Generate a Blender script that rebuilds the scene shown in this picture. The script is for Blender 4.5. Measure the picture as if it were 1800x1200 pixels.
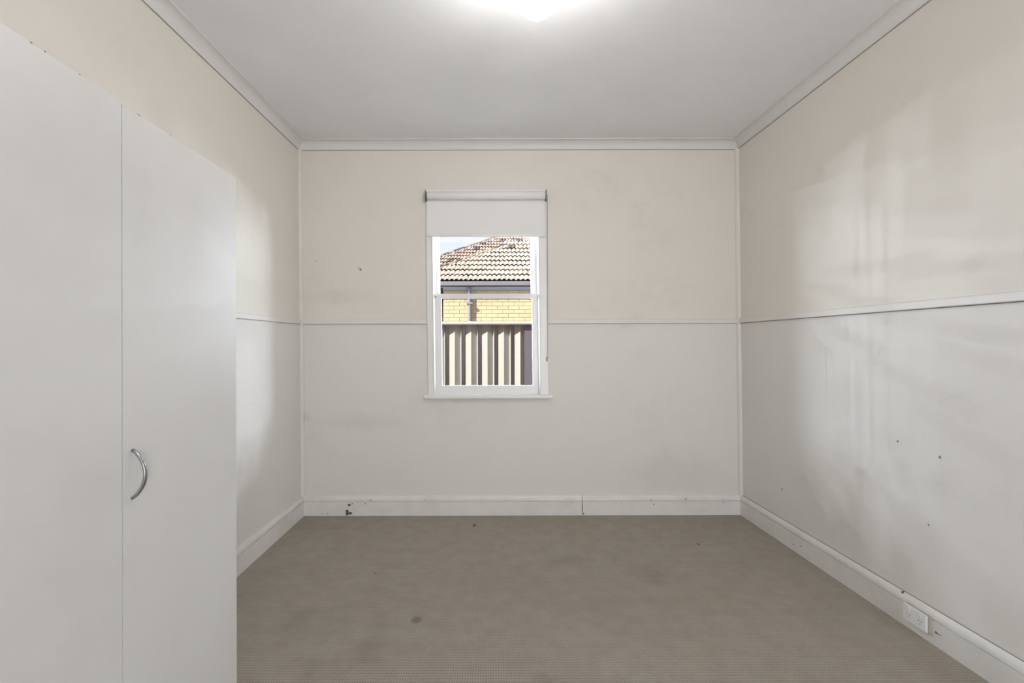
import bpy, math, random
from mathutils import Vector, Matrix
random.seed(7)
for o in list(bpy.data.objects): bpy.data.objects.remove(o)
SC = bpy.context.scene
COL = SC.collection
# ------------------------------------------------------------------ camera
F, VX, VY, D, CH = 830.0, 865.0, 602.0, 3.4156, 1.243      # focal (px of 1800), vanishing point, distance to back wall, eye height
cam_d = bpy.data.cameras.new('camera'); cam = bpy.data.objects.new('camera', cam_d); COL.objects.link(cam)
cam_d.sensor_width = 36; cam_d.lens = 36*F/1800; cam_d.clip_start = .02
cam_d.shift_x = (900-VX)/1800; cam_d.shift_y = (VY-600)/1800
cam.location = (0, -D, CH)
cam.rotation_euler = (Matrix.Rotation(math.radians(90), 3, 'X') @ Matrix.Rotation(math.radians(-.13), 3, 'Z')).to_euler()
SC.camera = cam
# ------------------------------------------------------------------ light
LAMP, REAR_FILL, SPOT_FILL, SKY, SUNE = 76.0, 60.0, 108.0, 1.4, 16.0
w = bpy.data.worlds.new('sky'); SC.world = w; w.use_nodes = True
nt = w.node_tree; bg = nt.nodes['Background']
tc = nt.nodes.new('ShaderNodeTexCoord'); sx = nt.nodes.new('ShaderNodeSeparateXYZ'); cr = nt.nodes.new('ShaderNodeValToRGB')
nt.links.new(tc.outputs['Generated'], sx.inputs[0]); nt.links.new(sx.outputs['Z'], cr.inputs[0]); nt.links.new(cr.outputs[0], bg.inputs[0])
cr.color_ramp.elements[0].position = 0.0; cr.color_ramp.elements[0].color = (.80, .84, .97, 1)
cr.color_ramp.elements[1].position = 0.75; cr.color_ramp.elements[1].color = (.16, .27, .52, 1)
e = cr.color_ramp.elements.new(.22); e.color = (.62, .67, .88, 1)
bg.inputs[1].default_value = SKY
def light(name, kind, loc, energy, col, direction=None, **kw):
    l = bpy.data.lights.new(name, kind); l.energy = energy; l.color = col
    for k, v in kw.items(): setattr(l, k, v)
    o = bpy.data.objects.new(name, l); COL.objects.link(o); o.location = loc
    if direction is not None: o.rotation_euler = Vector(direction).to_track_quat('-Z', 'Y').to_euler()
    return o
SUN = Vector((-.60, -.40, .69)).normalized()
light('sun', 'SUN', (0, 0, 8), SUNE, (1.0, .95, .86), -SUN, angle=math.radians(.6))
# added fill light in an invented doorway behind the camera
light('rear_fill', 'AREA', (1.28, -6.05, 1.05), REAR_FILL, (.94, .96, 1.0), (-.10, 1, .05), shape='RECTANGLE', size=.82, size_y=2.0)
# added bodiless spots between the houses, boosting the window light indoors
for i in range(76):
    gx = -7.5+i*.2; gz_ = 1.506+1.15*(((i*7) % 10)/10)**1.3
    light('window_fill_spot', 'SPOT', (gx, 2.19, gz_), SPOT_FILL*(.20+(gx/3.2)**2)*(1.02-(gx/7.6)**2), (.82, .90, 1.0), Vector((0, 0, 1.42))-Vector((gx, 2.19, gz_)), spot_size=math.radians(46), spot_blend=.25, shadow_soft_size=0.0)
vs = SC.view_settings
vs.view_transform = 'Standard'; vs.look = 'None'; vs.gamma = 1; vs.exposure = 0.0; vs.use_curve_mapping = False

# ------------------------------------------------------------------ node helpers
def srgb(h):
    h = h.lstrip('#'); c = [int(h[i:i+2], 16)/255 for i in (0, 2, 4)]
    return tuple(x/12.92 if x <= .04045 else ((x+.055)/1.055)**2.4 for x in c) + (1,)
class NM:
    def __init__(s, name, rough=.5, spec=.5, metal=0):
        s.m = bpy.data.materials.new(name); s.m.use_nodes = True; s.t = s.m.node_tree
        s.b = s.t.nodes['Principled BSDF']; s.b.inputs['Roughness'].default_value = rough
        s.b.inputs['Specular IOR Level'].default_value = spec; s.b.inputs['Metallic'].default_value = metal
        s.geo = s.t.nodes.new('ShaderNodeNewGeometry'); s.pos = s.geo.outputs['Position']
        s.tcn = s.t.nodes.new('ShaderNodeTexCoord'); s.obj = s.tcn.outputs['Object']
    def put(s, sock, v):
        if isinstance(v, bpy.types.NodeSocket): s.t.links.new(v, sock)
        else: sock.default_value = v
    def math(s, op, a, b=0.0, c=0.0, clamp=False):
        n = s.t.nodes.new('ShaderNodeMath'); n.operation = op; n.use_clamp = clamp
        s.put(n.inputs[0], a); s.put(n.inputs[1], b); s.put(n.inputs[2], c); return n.outputs[0]
    def vec(s, op, a, b=(0, 0, 0)):
        n = s.t.nodes.new('ShaderNodeVectorMath'); n.operation = op
        s.put(n.inputs[0], a); s.put(n.inputs[1], b)
        return n.outputs['Value'] if op in ('LENGTH', 'DISTANCE', 'DOT_PRODUCT') else n.outputs['Vector']
    def sep(s, v):
        n = s.t.nodes.new('ShaderNodeSeparateXYZ'); s.put(n.inputs[0], v); return n.outputs
    def noise(s, v, scale, detail=3, rough=.5, color=False):
        n = s.t.nodes.new('ShaderNodeTexNoise'); s.put(n.inputs['Vector'], v)
        n.inputs['Scale'].default_value = scale; n.inputs['Detail'].default_value = detail; n.inputs['Roughness'].default_value = rough
        return n.outputs['Color' if color else 'Fac']
    def ramp(s, v, lo, hi, a=0.0, b=1.0):
        n = s.t.nodes.new('ShaderNodeMapRange'); n.interpolation_type = 'SMOOTHSTEP'
        s.put(n.inputs[0], v); n.inputs[1].default_value = lo; n.inputs[2].default_value = hi
        n.inputs[3].default_value = a; n.inputs[4].default_value = b; return n.outputs[0]
    def mix(s, f, a, b):
        n = s.t.nodes.new('ShaderNodeMix'); n.data_type = 'RGBA'
        s.put(n.inputs[0], f); s.put(n.inputs[6], a); s.put(n.inputs[7], b); return n.outputs[2]
    def bump(s, h, strength, dist):
        n = s.t.nodes.new('ShaderNodeBump'); n.inputs['Strength'].default_value = strength; n.inputs['Distance'].default_value = dist
        s.put(n.inputs['Height'], h); s.t.links.new(n.outputs[0], s.b.inputs['Normal'])
    def col(s, v): s.put(s.b.inputs['Base Color'], v)
    def blobs(s, spots, warp=.006, wscale=60, soft=.35):
        """paint chips / stains: union of small warped ellipses given as (centre, half sizes)"""
        wv = s.vec('SUBTRACT', s.noise(s.pos, wscale, 2, .6, True), (.5, .5, .5))
        n = s.t.nodes.new('ShaderNodeVectorMath'); n.operation = 'SCALE'; s.put(n.inputs[0], wv); n.inputs['Scale'].default_value = warp*2
        p = s.vec('ADD', s.pos, n.outputs['Vector']); out = None
        for c, h in spots:
            d = s.vec('LENGTH', s.vec('DIVIDE', s.vec('SUBTRACT', p, c), h))
            m = s.ramp(d, 1-soft, 1+soft, 1, 0)
            out = m if out is None else s.math('MAXIMUM', out, m)
        return out
def flat(name, hexc, rough=.5, spec=.5, metal=0, var=.04, scale=8, bump=None):
    m = NM(name, rough, spec, metal); c = srgb(hexc)
    d = tuple(x*(1-var) for x in c[:3]) + (1,)
    m.col(m.mix(m.noise(m.obj, scale, 4), d, c))
    if bump: m.bump(m.noise(m.obj, bump[0], 4), bump[1], bump[2])
    return m.m
# ------------------------------------------------------------------ mesh helpers
def link(name, me, mat=None, parent=None, smooth=False, **props):
    o = bpy.data.objects.new(name, me); COL.objects.link(o)
    if mat and not me.materials: me.materials.append(mat)
    if parent: o.parent = parent
    if smooth:
        for p in me.polygons: p.use_smooth = True
    for k, v in props.items(): o[k] = v
    return o
class MB:
    def __init__(s): s.v = []; s.f = []
    def box(s, x0, x1, y0, y1, z0, z1, bev=0.0):
        if bev <= 0:
            i = len(s.v); s.v += [(x, y, z) for z in (z0, z1) for y in (y0, y1) for x in (x0, x1)]
            s.f += [tuple(i+k for k in q) for q in ((0, 2, 3, 1), (4, 5, 7, 6), (0, 1, 5, 4), (2, 6, 7, 3), (0, 4, 6, 2), (1, 3, 7, 5))]
            return s
        import bmesh
        bm = bmesh.new(); bmesh.ops.create_cube(bm, size=1)
        for v in bm.verts: v.co = Vector(((x0+x1)/2+v.co.x*(x1-x0), (y0+y1)/2+v.co.y*(y1-y0), (z0+z1)/2+v.co.z*(z1-z0)))
        bmesh.ops.bevel(bm, geom=bm.edges[:], offset=bev, segments=2, profile=.5, affect='EDGES')
        bm.verts.index_update(); i = len(s.v); s.v += [tuple(v.co) for v in bm.verts]
        s.f += [tuple(i+v.index for v in f.verts) for f in bm.faces]; bm.free(); return s
    def sweep(s, rings, closed=True, caps=True):
        """rings: list of equal-length point loops"""
        i = len(s.v); n = len(rings[0])
        for r in rings: s.v += [tuple(p) for p in r]
        for a in range(len(rings)-1):
            for k in range(n if closed else n-1):
                q = (k+1) % n
                s.f.append((i+a*n+k, i+a*n+q, i+(a+1)*n+q, i+(a+1)*n+k))
        if caps and closed:
            s.f.append(tuple(i+k for k in range(n))[::-1]); s.f.append(tuple(i+(len(rings)-1)*n+k for k in range(n)))
        return s
    def tube(s, pts, r, n=10, caps=True):
        rings = []
        pts = [Vector(p) for p in pts]
        for k, p in enumerate(pts):
            d = (pts[min(k+1, len(pts)-1)]-pts[max(k-1, 0)]).normalized()
            up = Vector((0, 0, 1)) if abs(d.z) < .9 else Vector((0, 1, 0))
            a = d.cross(up).normalized(); b = d.cross(a).normalized()
            rr = r[k] if isinstance(r, (list, tuple)) else r
            rings.append([p + a*rr*math.cos(t*2*math.pi/n) + b*rr*math.sin(t*2*math.pi/n) for t in range(n)])
        return s.sweep(rings, True, caps)
    def map(s, fn): s.v = [tuple(fn(*v)) for v in s.v]; return s
    def mesh(s, name):
        import bmesh
        me = bpy.data.meshes.new(name); me.from_pydata(s.v, [], s.f); me.update()
        bm = bmesh.new(); bm.from_mesh(me); bmesh.ops.recalc_face_normals(bm, faces=bm.faces[:]); bm.to_mesh(me); bm.free()
        return me
    def build(s, name, mat, parent=None, smooth=False, **props):
        return link(name, s.mesh(name), mat, parent, smooth, **props)
def empty(name, loc=(0, 0, 0), **props):
    o = bpy.data.objects.new(name, None); COL.objects.link(o); o.location = loc; o.empty_display_size = .1
    for k, v in props.items(): o[k] = v
    return o
def thing(name, loc, label, cat, group=None):
    o = empty(name, loc); o['label'] = label; o['category'] = cat
    if group: o['group'] = group
    return o

# ------------------------------------------------------------------ room geometry
S = 243.0
HC = 2.696            # ceiling height
YB, YF = 0.0, -6.0   # back wall, wall behind the camera
def wx(side, y, z):   # the side walls are slightly out of plumb and out of square
    t = 1-(D+y)/D; k = max(-.1, min(1.1, z/2.64))
    if side < 0: return -((1-k)*(334+4*t) + k*(338.5+14*t))/S
    return ((1-k)*(438+14*t) + k*(432+8*t))/S
RAIL = 1.385

# ------------------------------------------------------------------ materials
def wall_mat(name, spots=(), scuffs=(), seed=0, top='#E8E3DA', low='#E8E5E0'):
    m = NM(name, .48, .4)
    z = m.sep(m.pos)[2]
    base = m.mix(m.ramp(z, RAIL-.004, RAIL), srgb(low), srgb(top))
    p = m.vec('ADD', m.pos, (seed*3.1, seed*1.7, seed))
    n1 = m.noise(p, 1.3, 4, .6); n2 = m.noise(p, 5, 5, .65)
    st = m.math('MULTIPLY', m.ramp(n1, .45, .75), m.ramp(n2, .4, .75))
    base = m.mix(m.math('MULTIPLY', st, .14), base, srgb('#A9A196'))
    if scuffs:
        sm = m.math('MULTIPLY', m.blobs(scuffs, .05, 9, .8), m.math('ADD', m.math('MULTIPLY', n2, .18), .0))
        base = m.mix(sm, base, srgb('#8C857B'))
    if spots: base = m.mix(m.math('MULTIPLY', m.blobs(spots, .003, 120, .3), .75), base, srgb('#5A5246'))
    m.col(base)
    h = m.math('ADD', m.math('MULTIPLY', m.noise(p, 160, 3), .15), m.math('MULTIPLY', m.noise(p, 9, 5, .6), 1.0))
    # hairline plaster cracks
    ed = m.t.nodes.new('ShaderNodeTexVoronoi'); ed.feature = 'DISTANCE_TO_EDGE'; ed.inputs['Scale'].default_value = 2.3
    m.put(ed.inputs['Vector'], m.vec('ADD', p, m.vec('MULTIPLY', m.noise(p, 3, 4, .6, True), (.5, .5, .5))))
    crack = m.math('MULTIPLY', m.ramp(ed.outputs[0], 0, .007, 1, 0), m.ramp(n1, .5, .62))
    h = m.math('SUBTRACT', h, m.math('MULTIPLY', crack, .2))
    m.bump(h, .35, .006)
    return m.m
def bp(px, py, y=0.0):     # photo measurement -> metres on a plane parallel to the back wall
    k = (D+y)/F; return ((px-VX)*k, CH-(py-VY)*k)
def on_back(px, py, hx, hz):
    x, z = bp(px, py); return ((x, 0, z), (hx, .2, hz))
def on_right(px, py, hy, hz):
    Z = F*1.80/(px-VX); return ((1.80, Z-D, CH-(py-VY)*Z/F), (.3, hy, hz))
M = {}
M['wall_back'] = wall_mat('painted_plaster_back',
    [on_back(634, 473, .008, .009), on_back(631, 470, .004, .006), on_back(556, 458, .004, .004)],
    [on_back(1118, 556, .045, .022), on_back(1104, 574, .03, .03), on_back(538, 730, .03, .03), on_back(640, 740, .25, .05), on_back(1180, 830, .3, .12), on_back(600, 520, .2, .05)], 1)
M['wall_right'] = wall_mat('painted_plaster_right',
    [on_right(1644, 805, .006, .006), on_right(1372, 861, .006, .006), on_right(1623, 924, .004, .005), on_right(1572, 777, .006, .005)],
    [on_right(1580, 830, .05, .07), on_right(1560, 775, .08, .05), on_right(1490, 800, .1, .12), on_right(1420, 850, .14, .1), on_right(1640, 860, .06, .05), on_right(1545, 838, .04, .05), on_right(1490, 700, .12, .1), on_right(1700, 470, .05, .03)], 2)
M['wall_left'] = wall_mat('painted_plaster_left', [((-1.40, -3.1+1.02, 2.32), (.3, .003, .012))], [], 3)
M['wall_front'] = wall_mat('painted_plaster_front', [], [], 4)

def carpet_mat():
    m = NM('loop_pile_carpet', .95, .1)
    x, y, z = m.sep(m.pos)
    wob = m.vec('SUBTRACT', m.noise(m.pos, 25, 2, .5, True), (.5, .5, .5)); wxn, wyn, _ = m.sep(wob)
    u = m.math('ADD', m.math('DIVIDE', x, .0096), m.math('MULTIPLY', wxn, .55))
    v = m.math('ADD', m.math('DIVIDE', y, .0148), m.math('MULTIPLY', wyn, .55))
    su = m.math('SINE', m.math('MULTIPLY', u, 2*math.pi)); sv = m.math('SINE', m.math('MULTIPLY', v, 2*math.pi))
    pit = m.math('MULTIPLY', m.ramp(su, .0, 1.0), m.ramp(sv, .0, 1.0))
    fib = m.noise(m.pos, 420, 3, .7)
    big = m.noise(m.pos, 2.2, 4, .6); mid = m.noise(m.pos, 11, 4, .6)
    c = m.mix(m.ramp(mid, .3, .75), srgb('#B3ACA0'), srgb('#ABA397'))
    c = m.mix(m.math('MULTIPLY', m.ramp(big, .42, .75), .10), c, srgb('#857A69'))
    fl = lambda px, py, a, b: (((px-VX)*(CH/(py-VY)), CH*F/(py-VY)-D, 0), (a, b, .3))
    dirt = m.blobs([fl(548, 1172, .05, .07), fl(640, 1150, .07, .10), fl(520, 1090, .06, .08), fl(1000, 985, .10, .05), fl(1150, 1010, .12, .10), fl(960, 1195, .05, .03)], .06, 9, .8)
    c = m.mix(m.math('MULTIPLY', dirt, .14), c, srgb('#5F5342'))
    spot = m.blobs([fl(731, 1089, .022, .026)], .004, 60, .6)
    c = m.mix(m.math('MULTIPLY', spot, .5), c, srgb('#4C463D'))
    spk = m.blobs([fl(833, 923, .012, .02), fl(659, 1007, .005, .006), fl(1227, 957, .008, .012)], .003, 60, .4)
    c = m.mix(m.math('MULTIPLY', spk, .7), c, srgb('#4A3C2A'))
    c = m.mix(m.math('MULTIPLY', pit, .55), c, srgb('#5A5043'))
    c = m.mix(m.math('MULTIPLY', m.ramp(fib, .35, .75), .38), c, srgb('#6F6557'))
    m.col(c)
    m.bump(m.math('ADD', m.math('MULTIPLY', pit, -1.0), m.math('MULTIPLY', fib, .4)), .5, .004)
    return m.m
M['carpet'] = carpet_mat()
def ceiling_mat():
    m = NM('flat_ceiling_paint', .75, .25)
    n = m.noise(m.pos, 1.1, 4, .6)
    m.col(m.mix(m.ramp(n, .35, .7), srgb('#F3F3F4'), srgb('#EDEDEF')))
    m.bump(m.math('ADD', m.noise(m.pos, 3, 3), m.math('MULTIPLY', m.noise(m.pos, 220, 2), .06)), .3, .008)
    return m.m
M['ceiling'] = ceiling_mat()
M['cornice'] = flat('cornice_paint', '#E4E3E1', .5, .4, scale=5)
def trim_mat():
    m = NM('gloss_trim_paint', .33, .5)
    c = m.mix(m.ramp(m.noise(m.pos, 6, 5, .65), .35, .75), srgb('#ECEAE6'), srgb('#E3E0DB'))
    chips = [on_back(614.5, 885, .012, .008), on_back(620, 883, .007, .003), on_back(611, 895.5, .012, .010), on_back(611, 900, .012, .015), on_back(615.5, 899.5, .018, .010),
             on_back(652, 877, .005, .003), on_back(643, 883, .010, .002), on_back(746, 877, .004, .003), on_back(534, 890, .006, .006), on_back(577, 900, .004, .003),
             on_back(1004, 882, .004, .003), on_back(1090, 884, .004, .002), on_back(1147, 885, .004, .004), on_back(1203, 876, .009, .003), on_back(1269, 882, .007, .002), on_back(1024, 901, .005, .006), on_back(1022, 890, .0025, .05),
             on_back(767, 522, .006, .006), on_back(959.5, 697, .006, .006), on_back(1142, 877, .004, .003)]
    def onr(px, py, hy, hz):
        Z = F*1.795/(px-VX); return ((1.80, Z-D, CH-(py-VY)*Z/F), (.3, hy, hz))
    chips += [onr(1583, 1039, .012, .004), onr(1579, 1042, .006, .006), onr(1639, 1113, .005, .005), onr(1643, 1116, .012, .002), onr(1395, 958, .006, .004), onr(1408, 961, .006, .004), onr(1480, 976, .006, .004), onr(1429, 946, .006, .003)]
    m.col(m.mix(m.math('MULTIPLY', m.blobs(chips, .003, 70, .25), .93), c, srgb('#453A2C')))
    m.bump(m.noise(m.pos, 25, 4), .25, .002)
    return m.m
M['trim'] = trim_mat()
M['rail'] = flat('rail_paint', '#E8E5DF', .4, .45, scale=5)
M['sash'] = flat('window_gloss_paint', '#F5F4F2', .3, .5, scale=12, bump=(30, .2, .002))
M['gap_shade'] = flat('joint_shade', '#A0998D', .9, .1, var=.3, scale=20)  # dark colour painting the shade in rail gaps, cracks and the door gap
M['seam_shade'] = flat('cornice_seam_shade', '#A39A8C', .9, .1)
def melamine():
    m = NM('white_melamine', .42, .45)
    n = m.noise(m.obj, 2.2, 5, .6)
    m.col(m.mix(m.ramp(n, .4, .75), srgb('#DAD9D7'), srgb('#D3D1CE')))
    m.bump(m.noise(m.obj, 6, 4, .6), .15, .003); return m.m
M['melamine'] = melamine()
M['chip'] = flat('chipboard_core', '#6E5D45', .9, .1)
def metal(name, h, rough):
    m = NM(name, rough, .5, 1.0); m.col(srgb(h)); m.b.inputs['Roughness'].default_value = rough
    m.bump(m.noise(m.vec('MULTIPLY', m.obj, (900, 900, 60)), 1, 2), .05, .0005); return m.m
M['nickel'] = metal('satin_nickel', '#A8A9AC', .32)
M['steel'] = metal('zinc_bracket', '#8D8C88', .4)
def fabric():
    m = NM('blockout_blind_fabric', .8, .2)
    wv = m.noise(m.vec('MULTIPLY', m.obj, (500, 500, 500)), 1, 1)
    m.col(m.mix(m.math('MULTIPLY', wv, .3), srgb('#F3F2F1'), srgb('#EAE9E7'))); m.bump(wv, .1, .0005); return m.m
M['fabric'] = fabric()
M['white_plastic'] = flat('white_plastic', '#EEEDEB', .3, .5, var=.02)
M['cream_plastic'] = flat('aged_plastic', '#B9B3A4', .4, .5, var=.05)
M['black'] = flat('dark_slot', '#2A2724', .6, .3)
def glass():
    m = bpy.data.materials.new('window_glass'); m.use_nodes = True; t = m.node_tree; t.nodes.clear()
    out = t.nodes.new('ShaderNodeOutputMaterial'); mx = t.nodes.new('ShaderNodeMixShader'); tr = t.nodes.new('ShaderNodeBsdfTransparent')
    gl = t.nodes.new('ShaderNodeBsdfGlossy'); gl.inputs['Roughness'].default_value = .02
    tr.inputs[0].default_value = (.985, .985, .99, 1)
    lw = t.nodes.new('ShaderNodeLayerWeight'); lw.inputs[0].default_value = .5
    pw = t.nodes.new('ShaderNodeMath'); pw.operation = 'POWER'; pw.inputs[1].default_value = 5
    fr = t.nodes.new('ShaderNodeMath'); fr.operation = 'MULTIPLY_ADD'; fr.inputs[1].default_value = .5; fr.inputs[2].default_value = .02
    t.links.new(lw.outputs['Facing'], pw.inputs[0]); t.links.new(pw.outputs[0], fr.inputs[0])
    t.links.new(fr.outputs[0], mx.inputs[0]); t.links.new(tr.outputs[0], mx.inputs[1]); t.links.new(gl.outputs[0], mx.inputs[2]); t.links.new(mx.outputs[0], out.inputs[0])
    return m
M['glass'] = glass()
def globe_mat():
    m = NM('lit_opal_glass', .2, .5); m.col(srgb('#FFFFFF'))
    m.b.inputs['Emission Color'].default_value = (1, .975, .95, 1); m.b.inputs['Emission Strength'].default_value = LAMP; return m.m
M['globe'] = globe_mat()

M['brick_out'] = flat('dark_red_brick', '#6A4438', .9, .1)
# ------------------------------------------------------------------ room shell
def shell(name, P, nu, nv, outward, mat, thick=.10):
    """slab whose inner face is the grid P(u, v)"""
    m = MB()
    for off in (0, thick):
        for j in range(nv+1):
            for i in range(nu+1):
                p = Vector(P(i/nu, j/nv)) + Vector(outward)*off; m.v.append(tuple(p))
    n = (nu+1)*(nv+1); I = lambda i, j, k: k*n + j*(nu+1) + i
    for j in range(nv):
        for i in range(nu):
            m.f.append((I(i, j, 0), I(i+1, j, 0), I(i+1, j+1, 0), I(i, j+1, 0))); m.f.append((I(i, j, 1), I(i, j+1, 1), I(i+1, j+1, 1), I(i+1, j, 1)))
    for i in range(nu):
        for j in (0, nv): m.f.append((I(i, j, 0), I(i+1, j, 0), I(i+1, j, 1), I(i, j, 1)))
    for j in range(nv):
        for i in (0, nu): m.f.append((I(i, j, 0), I(i, j+1, 0), I(i, j+1, 1), I(i, j, 1)))
    return m.build(name, mat, kind='structure')
lerp = lambda a, b, t: a+(b-a)*t
WX0, WX1 = bp(763, 500)[0], bp(948, 500)[0]; WZ0, WZ1 = bp(0, 696)[1], bp(0, 345)[1]
MB().box(-6, WX0-.01, .2, .26, -.45, 2.68).box(WX1+.01, 6, .2, .26, -.45, 2.68).box(WX0-.02, WX1+.02, .2, .26, -.45, WZ0-.02).box(WX0-.02, WX1+.02, .2, .26, WZ1, 2.68).build('wall_outside', M['brick_out'], kind='structure')
shell('wall_left', lambda u, v: (wx(-1, lerp(YF, YB, u), v*HC), lerp(YF, YB, u), v*HC), 8, 8, (-1, 0, 0), M['wall_left'])
shell('wall_right', lambda u, v: (wx(1, lerp(YF, YB, u), v*HC), lerp(YF, YB, u), v*HC), 8, 8, (1, 0, 0), M['wall_right'])
MB().box(-1.8, 2.3, YF-.12, .26, -.12, 0).build('floor', M['carpet'], kind='structure')
MB().box(-1.8, 2.3, YF-.12, .30, HC, HC+.15).build('ceiling', M['ceiling'], kind='structure')
MB().box(-6, 6, .2, .62, 2.68, 2.80).build('trim_10', M['trim'], kind='structure', label='eave outside over the window')
# back wall with its window opening
m = MB(); m.box(-1.6, WX0, 0, .20, 0, HC); m.box(WX1, 2.05, 0, .20, 0, HC); m.box(WX0, WX1, 0, .20, 0, WZ0); m.box(WX0, WX1, 0, .20, WZ1, HC)
m.build('wall_back', M['wall_back'], kind='structure')
MB().box(-1.7, .86, YF-.12, YF, 0, HC).box(1.70, 2.3, YF-.12, YF, 0, HC).box(.86, 1.70, YF-.12, YF, 2.06, HC).build('wall_front', M['wall_front'], kind='structure')
# ---------- cornice (cove)
c = .060
prof = [(0, 0), (0, c), (.007, c), (.007, c-.006)]
prof += [(c-.006+.0-(c-.013)*math.cos(a), c-.006-(c-.013)*math.sin(a)) for a in [i*math.pi/2/8 for i in range(1, 8)]]
prof += [(c-.006, .007), (c, .007), (c, 0)]
def along_side(prof, side, ys, z_of):
    rings = []
    for y in ys:
        rings.append([(wx(side, y, z_of(b)) - side*a, y, z_of(b)) for a, b in prof])
    return MB().sweep(rings)
zc = lambda b: HC-b
along_side(prof, -1, (YF, YB), zc).build('trim_1', M['cornice'], kind='structure', label='white cove cornice along the left wall')
along_side(prof, 1, (YF, YB), zc).build('trim_2', M['cornice'], kind='structure', label='white cove cornice along the right wall')
MB().sweep([[(x, -a, HC-b) for a, b in prof] for x in (wx(-1, 0, 2.66), wx(1, 0, 2.66))]).build('trim_3', M['cornice'], kind='structure', label='white cove cornice above the window wall')
# ---------- skirting boards
SK = .140
sk = [(0, 0), (.020, 0), (.020, SK-.040), (.0125, SK-.0385), (.0125, SK-.0345), (.0195, SK-.033), (.0175, SK-.018), (.012, SK-.004), (.009, SK), (0, SK)]
ident = lambda b: b
along_side(sk, -1, (YF, YB), ident).build('baseboard_left', M['trim'], kind='structure')
along_side(sk, 1, (YF, YB), ident).build('baseboard_right', M['trim'], kind='structure')
bb = empty('baseboard_back', kind='structure')
jx = bp(1022, 0)[0]
for a, b in ((wx(-1, 0, .07)+.019, jx-.0012), (jx+.0012, wx(1, 0, .07)-.019)):
    MB().sweep([[(x, -p, q) for p, q in sk] for x in (a, b)]).build('board', M['trim'], bb)
# ---------- rail round the room
rp = [(0, 0), (.010, 0), (.0115, .003), (.0115, .028), (.008, .033), (0, .034)]
rz = lambda b: RAIL-.006+b
x0 = wx(-1, 0, 1.4); x1 = wx(1, 0, 1.4)
along_side(rp, -1, (YF, YB), lambda b: rz(b)).build('trim_4', M['rail'], kind='structure', label='flat picture rail on the left wall')
along_side([(a*1.3, b*1.08) for a, b in rp], 1, (YF, YB), lambda b: rz(b)+.002).build('trim_5', M['rail'], kind='structure', label='flat picture rail on the right wall')
WOL, WOR = -.463, .400
for n, a, b in ((6, x0, WOL), (7, WOR, x1)):
    MB().sweep([[(x, -p, rz(q)) for p, q in rp] for x in (a, b)]).build('trim_%d' % n, M['rail'], kind='structure', label='flat picture rail %s the window' % ('left of' if n == 6 else 'right of'))
def joint_shade_side(parent, side, a0, z0, z1, mat):
    MB().sweep([[(wx(side, y, z)-side*a, y, z) for a, z in ((-.001, z0), (a0, z0), (a0, z1), (-.001, z1))] for y in (YF, YB)]).build('joint_shade_strip', mat, parent, label='dark strip painted as open-joint shade')
def joint_shade_back(parent, xa, xb, a0, z0, z1, mat):
    MB().box(xa, xb, -a0, .001, z0, z1).build('joint_shade_strip', mat, parent, label='dark strip painted as open-joint shade')
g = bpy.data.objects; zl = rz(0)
joint_shade_side(g['trim_4'], -1, .0035, zl-.0018, zl+.001, M['gap_shade']); joint_shade_side(g['trim_5'], 1, .0045, zl-.001, zl+.003, M['gap_shade'])
joint_shade_back(g['trim_6'], x0, WOL, .0030, zl-.0020, zl+.001, M['gap_shade']); joint_shade_back(g['trim_7'], WOR, x1, .0030, zl-.0020, zl+.001, M['gap_shade'])
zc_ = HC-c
joint_shade_side(g['trim_1'], -1, .0025, zc_-.0030, zc_+.001, M['seam_shade']); joint_shade_side(g['trim_2'], 1, .0025, zc_-.0030, zc_+.001, M['seam_shade']); joint_shade_back(g['trim_3'], wx(-1, 0, 2.6), wx(1, 0, 2.6), .0025, zc_-.0028, zc_+.001, M['seam_shade'])
joint_shade_side(g['baseboard_right'], 1, .0030, SK-.001, SK+.0018, M['gap_shade'])
# ---------- quad beads in the far corners
for n, side in ((8, -1), (9, 1)):
    r = .024; ring = [(0, 0), (0, r)] + [(r*math.sin(a), r*math.cos(a)) for a in [i*math.pi/12 for i in range(1, 6)]] + [(r, 0)]
    rings = [[(wx(side, 0, z)-side*a, -b, z) for a, b in ring] for z in (SK-.004, .7, 1.4, 2.0, HC-c+.002)]
    MB().sweep(rings).build('trim_%d' % n, M['wall_back'], smooth=False, kind='structure', label='vertical bead in the far %s corner' % ('left' if side < 0 else 'right'))

# ------------------------------------------------------------------ window
LEAN = .011       # the old frame has racked sideways
def lean(k=LEAN, zr=1.25): return lambda x, y, z: (x-(z-zr)*k, y, z)
win = empty('window_1', (-.03, 0, 0), kind='structure')
def wpart(mb, name, mat, parent=win, k=LEAN, **p):
    mb.map(lean(k)); off = Vector((-.03, 0, 0)); mb.map(lambda x, y, z: (x+.03, y, z)); return mb.build(name, mat, parent, **p)
def X(px, y=0): return (px-VX)*(D+y)/F
def Zc(py, y=0): return CH-(py-VY)*(D+y)/F
yA = -.020
# architraves: stepped profile, two sides and a head
AL0, AL1 = X(751.5, yA), X(764.5, yA); AR0, AR1 = X(947, yA), X(963, yA); AT = Zc(333, yA); AB = Zc(694, -.03)
side = lambda a, b: MB().box(a, b, -.020, .001, AB, AT, .002).box(*((b-.013, b-.004) if a < 0 else (a+.004, a+.013)), -.030, -.018, AB, AT-.03, .003)
wpart(side(AL0, AL1), 'architrave', M['sash']); wpart(side(AR0, AR1), 'architrave', M['sash'])
wpart(MB().box(AL0, AR1, -.022, .001, Zc(347, yA), AT, .002), 'architrave', M['sash'])
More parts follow.
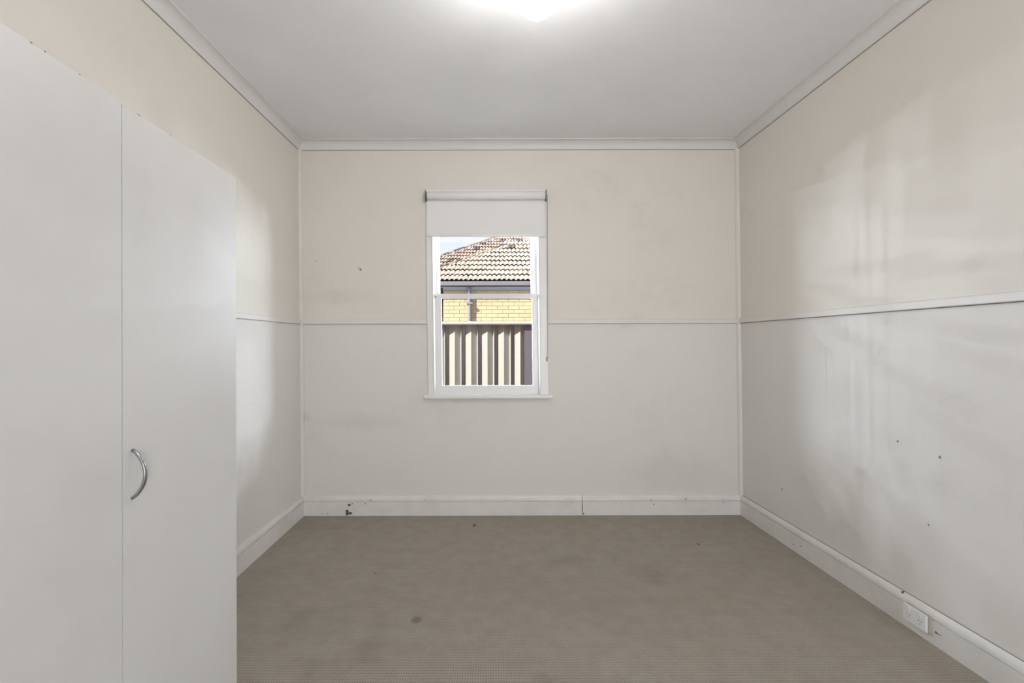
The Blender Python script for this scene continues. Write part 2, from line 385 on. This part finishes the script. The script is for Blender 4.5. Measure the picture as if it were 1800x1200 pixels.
# jamb linings and beads
wpart(MB().box(WX0-.001, AL1+.002, -.004, .19, AB, AT-.02), 'jamb', M['sash']); wpart(MB().box(AR0-.002, WX1+.001, -.004, .19, AB, AT-.02), 'jamb', M['sash'])
wpart(MB().box(AL1, AR0, .0, .19, Zc(345), AT-.015), 'jamb_head', M['sash'])
SL, SR = X(765.5, .02), X(946.5, .02)
for a, b in ((AL1-.001, SL+.004), (SR-.004, AR0+.001)):
    wpart(MB().box(a, b, -.002, .012, AB, AT-.03, .002), 'stop_bead', M['sash'])
# sill board with horns
MB().box(X(744.5, -.035)+.03, X(971.5, -.035)+.03, -.040, .02, Zc(700.5, -.04), Zc(694, -.04), .005).build('sill', M['sash'], win)
MB().box(WX0+.03, WX1+.03, .0, .23, Zc(700, .0), Zc(695.5, .0)).build('sill', M['sash'], win)
# lower sash (inner)
yl0, yl1 = .012, .045
zt, zb = Zc(516, yl0), Zc(693.5, yl0)
ls = wpart(MB().box(SL, X(776.5, yl0), yl0, yl1, zb, zt, .002).box(X(936, yl0), SR, yl0, yl1, zb, zt, .002)
      .box(X(776, yl0), X(936.5, yl0), yl0, yl1, zb, Zc(677.5, yl0), .002).box(X(776, yl0), X(936.5, yl0), yl0, yl1, Zc(524, yl0), zt, .002), 'lower_sash', M['sash'])
wpart(MB().box(X(776, yl0), X(937, yl0), .027, .030, Zc(678, yl0), Zc(523.5, yl0)), 'glass_pane', M['glass'], ls)
# upper sash (outer)
yu0, yu1 = .050, .083
us = wpart(MB().box(SL, X(774.5, yu0), yu0, yu1, zt-.02, AT-.02, .002).box(X(934.8, yu0), SR+.02, yu0, yu1, zt-.02, AT-.02, .002)
      .box(SL, SR, yu0, yu1, zt-.022, zt-.001, .002).box(SL, SR, yu0, yu1, AT-.06, AT-.02, .002), 'upper_sash', M['sash'])
wpart(MB().box(X(774, yu0), X(935.5, yu0), .065, .068, zt-.004, AT-.05), 'glass_pane', M['glass'], us)
# sash lugs and painted cord-hole shade
wpart(MB().tube([(X(766.8, 0), -.001, Zc(521)), (X(766.8, 0), .014, Zc(521))], .005, 10), 'cord_hole_shade', M['gap_shade'])
for o in win.children: pass

# ------------------------------------------------------------------ roller blind
bl = thing('roller_blind', (X(855, -.05), 0, Zc(342, -.05)), 'white roller blind drawn partly down over the window top', 'blind')
O = bl.location
def bpart(mb, name, mat, smooth=False, parent=bl, **p): mb.map(lambda x, y, z: (x-O.x, y-O.y, z-O.z)); return mb.build(name, mat, parent, smooth, **p)
yr = -.052; zr = Zc(342.2, yr-.02); rr = .029
xa, xb = X(750.5, yr-.02), X(959.5, yr-.02)
prof_r = [(xa, .001), (xa, rr*.9), (xa+.002, rr), (xb-.002, rr), (xb, rr*.9), (xb, .001)]
rings = [[(px_, yr+r_*math.cos(t*math.pi/16), zr+r_*math.sin(t*math.pi/16)) for t in range(32)] for px_, r_ in prof_r]
ro = bpart(MB().sweep(rings), 'roller', M['fabric'])
for p in ro.data.polygons: p.use_smooth = abs(p.normal.x) < .5
fx_l, fx_r = X(751.5, -.03), X(958.2, -.03); fb = Zc(413.5, -.03)
bpart(MB().box(fx_l, fx_r, -.0305, -.0295, fb, zr+.004).map(lambda x, y, z: (x-(z-fb)*.004, y, z)), 'fabric', M['fabric'])
bpart(MB().box(fx_l-.001, fx_r+.001, -.035, -.025, fb-.012, fb+.010, .004), 'bottom_bar', M['white_plastic'])
for xx in (X(748.3, yr-.02), X(961, yr-.02)):
    bpart(MB().box(xx-.003, xx+.003, yr-.030, -.022, zr-.030, zr+.034, .001).box(xx-.010, xx+.010, -.0245, -.021, zr-.034, zr+.034), 'bracket', M['steel'], label='dark metal end bracket')
# beaded chain loop at the right side
xc = X(961.8, -.03)
bpart(MB().tube([(xc, yr+.016, zr), (xc+.001, -.032, zr-.4), (xc+.003, -.030, Zc(628, -.03))], .0014, 6).tube([(xc, yr-.016, zr), (xc+.004, -.036, zr-.4), (xc+.004, -.030, Zc(628, -.03))], .0014, 6), 'chain', M['steel'], label='thin grey control chain')
zk = Zc(632, -.03)
bpart(MB().box(xc-.007, xc+.004, -.034, -.024, zk-.013, zk+.014, .003).box(xc-.003, xc+.006, -.034, -.026, zk+.008, zk+.024, .002), 'chain_tensioner', M['cream_plastic'])

# ------------------------------------------------------------------ wardrobe
far = 1.494; ZT = CH+.526*1.0
wd = thing('wardrobe', (-.810, far-D, 0), 'tall plain white wardrobe with flat doors against the left wall', 'wardrobe')
wd.rotation_euler = (0, 0, math.radians(.55))
dw = .4655; dep = .555
MB().box(-dep, -.017, -3*dw, -.001, 0, ZT-.001, .0015).build('carcass', M['melamine'], wd)
for i in (1, 2):
    MB().box(-.0175, -.004, -i*dw-.0012, -i*dw+.0012, .012, ZT-.004).build('joint_shade_strip', M['gap_shade'], wd, label='dark strip painted as shade between the doors')
def handle_mesh():
    L = .109; rings = []
    N = 22
    for i in range(N+1):
        t = i/N; zz = (t-.5)*L; out = .0005+.029*max(0, 1-(2*t-1)**2)**.85
        t2 = min(1, max(0, t)); dt = .01
        f2 = lambda s: .0005+.029*(max(0, 1-(2*s-1)**2))**.85
        tan = Vector((f2(min(1, t+dt))-f2(max(0, t-dt)), 0, L*(min(1, t+dt)-max(0, t-dt)))).normalized()
        nrm = Vector((tan.z, 0, -tan.x))
        wdt = .0036+.0012*math.sin(math.pi*t); th = .0030
        cen = Vector((out, 0, zz)); ring = []
        for a in range(12):
            ang = a*math.pi/6; ca, sa = math.cos(ang), math.sin(ang)
            sg = lambda q: math.copysign(abs(q)**.6, q)
            ring.append(cen + nrm*th*sg(ca) + Vector((0, 1, 0))*wdt*sg(sa))
        rings.append(ring)
    m = MB().sweep(rings)
    return m
hm = handle_mesh().mesh('handle')
for p in hm.polygons: p.use_smooth = True
hm.materials.append(M['nickel'])
for i in range(3):
    ya, yb = -(i+1)*dw+.0012, -i*dw-(.0012 if i else 0)
    top = ZT-(.0035 if i == 0 else 0)
    d = MB().box(-.016, 0, ya, yb, .012, top, .0004).build('door', M['melamine'], wd)
    if i == 0: hy = ya+.0265
    elif i == 1: hy = ya+.0265
    else: hy = yb-.0265
    h = link('handle', hm, None, d); h.location = (0, hy, .951); h['label'] = 'satin metal bow handle'
    # knocks where the white edging has come away along the top
    ch = MB()
    for _ in range(7 if i else 4):
        q = random.uniform(ya+.02, yb-.03); l = random.uniform(.002, .006)
        ch.box(-.0025, .00035, q, q+l, top-.0010-random.random()*.0008, top+.0003)
    ch.build('chipped_edging', M['chip'], d, label='brown chips in the top edge', kind='stuff')

# ------------------------------------------------------------------ ceiling light
cl = thing('pendant_light', (.162, 1.68-D, HC), 'round white glass globe light hanging from the ceiling, switched on', 'ceiling light')
def lathe(pts, n=32, z0=0):
    return MB().sweep([[(r*math.cos(t*2*math.pi/n), r*math.sin(t*2*math.pi/n), z) for t in range(n)] for r, z in pts])
R_ = .0684; gz = 2.468-HC
lathe([(.042, 0), (.043, -.004), (.040, -.016), (.012, -.024), (.001, -.024)]).build('ceiling_rose', M['white_plastic'], cl, True)
MB().tube([(0, 0, -.02), (0, 0, gz+R_+.03)], .0035, 10).build('cord', M['white_plastic'], cl, True)
lathe([(.001, gz+R_+.035), (.012, gz+R_+.035), (.022, gz+R_+.02), (.024, gz+R_-.012), (.001, gz+R_-.012)]).build('lamp_holder', M['white_plastic'], cl, True)
lathe([(R_*math.sin(a), gz+R_*math.cos(a)) for a in [math.radians(22+i*(158-.3)/20) for i in range(21)]], 40).build('globe', M['globe'], cl, True)

# ------------------------------------------------------------------ double power point on the right skirting
face = .0015+wx(1, -1.44, .085)-.020
gp = thing('power_outlet', (face-.012, -1.4150, .0765), 'white double power point with two switches mounted on the right skirting board', 'power outlet')
yl = .0540
MB().box(0, .0135, -yl-.003, yl-.003, -.036, .036, .001).build('mounting_block', M['cream_plastic'], gp)
MB().box(-.0105, 0, -yl, yl, -.0345, .0345, .002).build('cover_plate', M['white_plastic'], gp)
for s in (-1, 1):
    cy = s*.027
    MB().box(-.0145, -.0095, cy-.009, cy+.005, .0125, .026, .0015).map(lambda x, y, z: (x-(z-.019)*.14, y, z)).build('switch', M['white_plastic'], gp)
    sl = MB()
    for dy, dz, ang in ((-.0065, -.0015, .5), (.0065, -.0015, -.5), (0, -.014, 0)):
        q = MB().box(-.01085, -.0100, -.0010, .0010, -.0027, .0027)
        ca, sa = math.cos(ang), math.sin(ang)
        q.map(lambda x, y, z: (x, cy+dy+y*ca-z*sa, dz+y*sa+z*ca)); k = len(sl.v); sl.v += q.v; sl.f += [tuple(k+i for i in f) for f in q.f]
    sl.build('socket', M['black'], gp)

# ------------------------------------------------------------------ outside: ground, fence, neighbour's house
def gmat():
    m = NM('concrete_path', .9, .2); n = m.noise(m.pos, 7, 6, .7); m.col(m.mix(n, srgb('#B9B5AC'), srgb('#CFCBC2'))); m.bump(m.noise(m.pos, 60, 4), .4, .005); return m.m
M['ground'] = gmat()
M['steel_cream'] = flat('cream_painted_steel', '#93958E', .5, .4, scale=3)
M['cap_rail'] = flat('white_capping_paint', '#A9A8A2', .5, .4)
M['steel_shade'] = flat('shade_grey_steel', '#53525A', .5, .4, scale=3)  # fence steel with its shade painted in as grey
MB().box(-14, 14, .2, 30, -.6, -.45).build('ground', M['ground'], kind='structure')
MB().box(-1.8, 2.3, YF-.1, .20, -.45, -.12).build('footing', M['ground'], kind='structure')
FY = 5.70-D
fn = thing('steel_fence', (0, FY, -.45), 'ribbed cream steel fence with a white capping rail seen through the window', 'fence')
P = .197
one = [(0, 0), (.070, -.026), (.136, .010), (.150, -.034), (.158, .030), (.190, .032)]
def sheet(x0, x1, ph):
    pts = []; x = x0; k = math.floor((x0-ph)/P)
    while True:
        for a, b in one:
            xx = ph+k*P+a
            if x0 <= xx <= x1: pts.append((xx, b))
        k += 1
        if ph+k*P > x1: break
    if pts[0][0] > x0+.001: pts.insert(0, (x0, .018))
    if pts[-1][0] < x1-.001: pts.append((x1, .018))
    th = .0012; ring0 = pts + [(a, b+th) for a, b in pts[::-1]]
    return MB().sweep([[(a, b, z) for a, b in ring0] for z in (.02, 1.93)])
ph = (789.5-VX)*5.70/F - P*3    # a rib's bright side starts at this x
posts = [(X(921.5, FY), X(921.5, FY)+.15), (X(921.5, FY)-2.37, X(921.5, FY)-2.22), (X(921.5, FY)+2.37, X(921.5, FY)+2.52)]
px0 = posts[0][0]
for a, b in ((px0-2.22, px0), (px0+.15, px0+2.37), (px0-4.6, px0-2.37), (px0+2.52, px0+4.9)):
    sheet(a, b, ph).build('sheet', M['steel_cream'], fn)
for a, b in posts:
    MB().box(a, b, -.032, .03, 0, 1.925).build('post', M['steel_shade'], fn, label='flat post with shade painted in as grey')
zt_ = Zc(564.7, FY-.05)+.45; zb_ = Zc(570.8, FY-.05)+.45
MB().box(px0-4.6, px0+4.9, -.078, .05, zb_, zt_, .014).build('capping_rail', M['cap_rail'], fn)
MB().box(px0-4.6, px0+4.9, -.040, .03, .0, .05, .003).build('bottom_rail', M['steel_cream'], fn)

def brick_mat():
    m = NM('cream_brick', .85, .25)
    oi = m.t.nodes.new('ShaderNodeObjectInfo'); r = oi.outputs['Random']
    c = m.mix(r, srgb('#BFAA8A'), srgb('#B59F7F')); c = m.mix(m.math('MULTIPLY', m.noise(m.pos, 30, 4), .3), c, srgb('#99876A')); m.col(c)
    m.bump(m.noise(m.pos, 90, 3), .3, .004); return m.m
M['brick'] = brick_mat()
M['mortar'] = flat('mortar', '#9C8F73', .9, .1) #'#6C6048', .9, .1)
def tile_mat(name, a, b, dark, thr):
    m = NM(name, .7, .3)
    oi = m.t.nodes.new('ShaderNodeObjectInfo'); r = oi.outputs['Random']
    c = m.mix(r, srgb(a), srgb(b))
    n = m.noise(m.pos, 5, 5, .7)
    c = m.mix(m.ramp(n, .60, .72), c, srgb('#695D4E'))
    c = m.mix(m.ramp(m.math('FRACT', m.math('MULTIPLY', r, 37.0)), thr, thr+.01), c, srgb(dark))
    m.col(c); m.bump(m.noise(m.pos, 40, 3), .3, .005); return m.m
M['tile'] = tile_mat('sunlit_terracotta_tile', '#BCB2A0', '#AC9F8A', '#57514A', .96)
M['tile2'] = tile_mat('weathered_terracotta_tile', '#A8988A', '#977F72', '#524C4A', .92)
M['cap'] = tile_mat('lichened_ridge_tile', '#9A8B7A', '#7E7164', '#4A4642', .5)
M['gutter'] = flat('grey_gutter_paint', '#6C6D73', .5, .4)
M['eave_shade'] = flat('eave_shade_blue', '#97A5B4', .6, .3)  # blue tint of the shade under the eave, put into the colour
M['timber'] = flat('dark_brown_timber', '#3A2E22', .8, .2)
M['pipe'] = flat('grey_downpipe_paint', '#77777E', .5, .4)
PITCH = math.radians(29); cP, sP = math.cos(PITCH), math.sin(PITCH)
def tile_mesh():
    W, L, T = .206, .345, .012; rings = []
    nx = 16
    top = lambda i: .034*abs(math.sin(math.pi*i/8))**1.3
    for yy, lift in ((0, .046), (L, .002)):
        ring = [(-W/2+W*i/nx, yy, lift+top(i)) for i in range(nx+1)] + [(-W/2+W*i/nx, yy, lift+top(i)-T) for i in range(nx, -1, -1)]
        rings.append(ring)
    return MB().sweep(rings).mesh('roof_tile')
def cap_mesh():
    return MB().sweep([[(r*math.cos(a), y, r*.7*math.sin(a)+.02) for a in [i*math.pi/6 for i in range(7)]] for y, r in ((0, .075), (.30, .06))]).mesh('ridge_tile')
tmesh = tile_mesh(); tmesh2 = tmesh.copy(); tmesh.materials.append(M['tile']); tmesh2.materials.append(M['tile2'])
cmesh = cap_mesh(); cmesh.materials.append(M['cap'])
def roof(parent, me, Z0, h0, hipL, hipR, rows, xclipL, xclipR):
    """courses of tiles; hipL/hipR give the left/right limit of a course"""
    for k in rows:
        Zk = Z0+.32*cP*k; hk = h0+.32*sP*k
        a, b = max(hipL(k), xclipL), min(hipR(k), xclipR)
        off = .105*(k % 2)
        i0 = math.ceil((a+.0-off)/.21); i1 = math.floor((b-off)/.21)
        for i in range(i0, i1+1):
            o = bpy.data.objects.new('roof_tile', me); COL.objects.link(o); o.parent = parent
            o.location = (off+i*.21-parent.location.x+random.uniform(-.004, .004), Zk-D-parent.location.y, hk-parent.location.z+random.uniform(-.004, .004))
            o.rotation_euler = (PITCH, 0, random.uniform(-.02, .02))
def caps(parent, p0, p1, k=1.0):
    p0, p1 = Vector(p0), Vector(p1); n = int((p1-p0).length/.27); d = (p1-p0).normalized()
    rot = d.to_track_quat('Y', 'Z').to_euler()
    for i in range(n):
        o = bpy.data.objects.new('ridge_tile', cmesh); COL.objects.link(o); o.parent = parent
        o.location = p0+d*.27*i-parent.location; o.rotation_euler = rot; o.scale = (k, 1, k)
def deck(parent, pts, mat, name='roof_deck'):
    top = [Vector(p)-parent.location for p in pts]; bot = [p-Vector((0, 0, .06)) for p in top]
    MB().sweep([bot, top]).build(name, mat, parent)
# near house
nh = thing('brick_house', (0, 10.7-D, -.45), 'cream brick house with a sunlit terracotta roof just beyond the fence', 'house')
WYn = 10.55-D
wl, wr = -1.09, 3.0
MB().box(wl, wr, .006, .22, 0, 3.02).map(lambda x, y, z: (x, y+WYn-nh.location.y, z)).build('wall', M['mortar'], nh)
bmesh_ = MB().box(-.1165, .1165, 0, .09, 0, .0755, .002).mesh('brick'); bmesh_.materials.append(M['brick'])
nrow = 14; ztop = 2.412
for r in range(nrow):
    z = ztop-.0855*(r+1); off = .1215*(r % 2)
    i = 0
    while True:
        xx = wl+.12+off+i*.243
        if xx > 1.55: break
        o = bpy.data.objects.new('brick', bmesh_); COL.objects.link(o); o.parent = nh
        o.location = (xx, WYn-nh.location.y+random.uniform(-.0015, .0015), z+.45); i += 1
    if off:   # half brick closing the corner
        o = bpy.data.objects.new('brick', bmesh_); COL.objects.link(o); o.parent = nh; o.scale = (.5, 1, 1)
        o.location = (wl+.0605, WYn-nh.location.y, z+.45)
Zg = 10.44; hg = CH+(602-494)*Zg/F
hipLn = lambda k: -1.82+.272*k+.06
M['underlay'] = flat('row_shade_underlay', '#2A211A', .9, .1)  # colour darkened to paint the shade lines under the tile courses
deck(nh, [(-2.0, Zg-D, hg-.035), (3.2, Zg-D, hg-.035), (3.2, Zg-D+.28*8.6, hg-.035+.155*8.6), (.50, Zg-D+.28*8.6, hg-.035+.155*8.6)], M['underlay'])
roof(nh, tmesh, Zg, hg-.01, hipLn, lambda k: 9, range(0, 9), -9, 1.75)
caps(nh, (-1.95, Zg-D, hg+.02), (.52, Zg-D+.28*8.6, hg+.02+.155*8.6), .62)
gy = Zg-D
MB().box(-2.0, 3.2, gy-.07-nh.location.y, gy+.05-nh.location.y, hg-.105+.45, hg-.01+.45, .012).build('gutter', M['gutter'], nh)
MB().box(-2.0, 3.2, gy+.04-nh.location.y, WYn+.03-nh.location.y, hg-.125+.45, hg-.10+.45).build('soffit', M['eave_shade'], nh)
MB().box(-1.7, 3.2, gy+.20-nh.location.y, gy+.26-nh.location.y, hg-.20+.45, hg-.10+.45).build('soffit_batten', M['eave_shade'], nh)
MB().box(wl, wr, WYn-.022-nh.location.y, WYn+.03-nh.location.y, ztop+.45+.003, hg-.105+.45).build('wall_shade_band', M['eave_shade'], nh)  # added board painting the eave's blue shade on the wall top
MB().box(-2.0, 3.2, gy-.055-nh.location.y, gy+.03-nh.location.y, hg-.118+.45, hg-.104+.45).build('eave_batten', M['timber'], nh)
pxx = X(826, WYn)
dp = MB().tube([(pxx-.02, gy-.0-nh.location.y, hg-.09+.45), (pxx-.01, WYn-.06-nh.location.y, hg-.22+.45), (pxx, WYn-.05-nh.location.y, hg-.5+.45), (pxx, WYn-.05-nh.location.y, 0)], .042, 12)
dpo = dp.build('downpipe', M['pipe'], nh, True)
zb2 = Zc(533, WYn)+.45
MB().box(pxx-.07, pxx+.07, WYn-.10-nh.location.y, WYn-nh.location.y, zb2-.02, zb2+.02, .004).build('pipe_bracket', M['pipe'], dpo)
MB().box(wl-.50, wl-.02, WYn+.05-nh.location.y, WYn+.16-nh.location.y, 0, 3.0).build('timber_door', M['timber'], nh, label='dark brown timber at the wall corner')
# far roof
fh = thing('tiled_house', (0, 19.4-D, -.45), 'farther pinkish tiled hip roof rising against the sky behind the brick house', 'house')
Z1, h1 = 16.3, 4.31
L = lambda k: -1.46+.267*k+.08; R = lambda k: 1.48+.267*(4.5-k)+.1
roof(fh, tmesh2, Z1, h1, L, R, range(-6, 8), -1.95, 2.0)
deck(fh, [(-4.2, Z1-.28*10-D, h1-.04-.155*10), (5.4, Z1-.28*10-D, h1-.04-.155*10), (.66, Z1+.28*7.7-D, h1-.04+.155*7.7), (.58, Z1+.28*7.7-D, h1-.04+.155*7.7)], M['timber'])
caps(fh, (-4.1, Z1-.28*10-D, h1+.02-.155*10), (.62, Z1+.28*7.7-D, h1+.02+.155*7.7))
caps(fh, (5.3, Z1-.28*10-D, h1+.02-.155*10), (.66, Z1+.28*7.7-D, h1+.02+.155*7.7))
MB().box(-3.6, 4.8, Z1-.28*9-D-fh.location.y, Z1-.28*9-D+.2-fh.location.y, 0, h1-.155*9.6+.45).build('wall', M['timber'], fh)
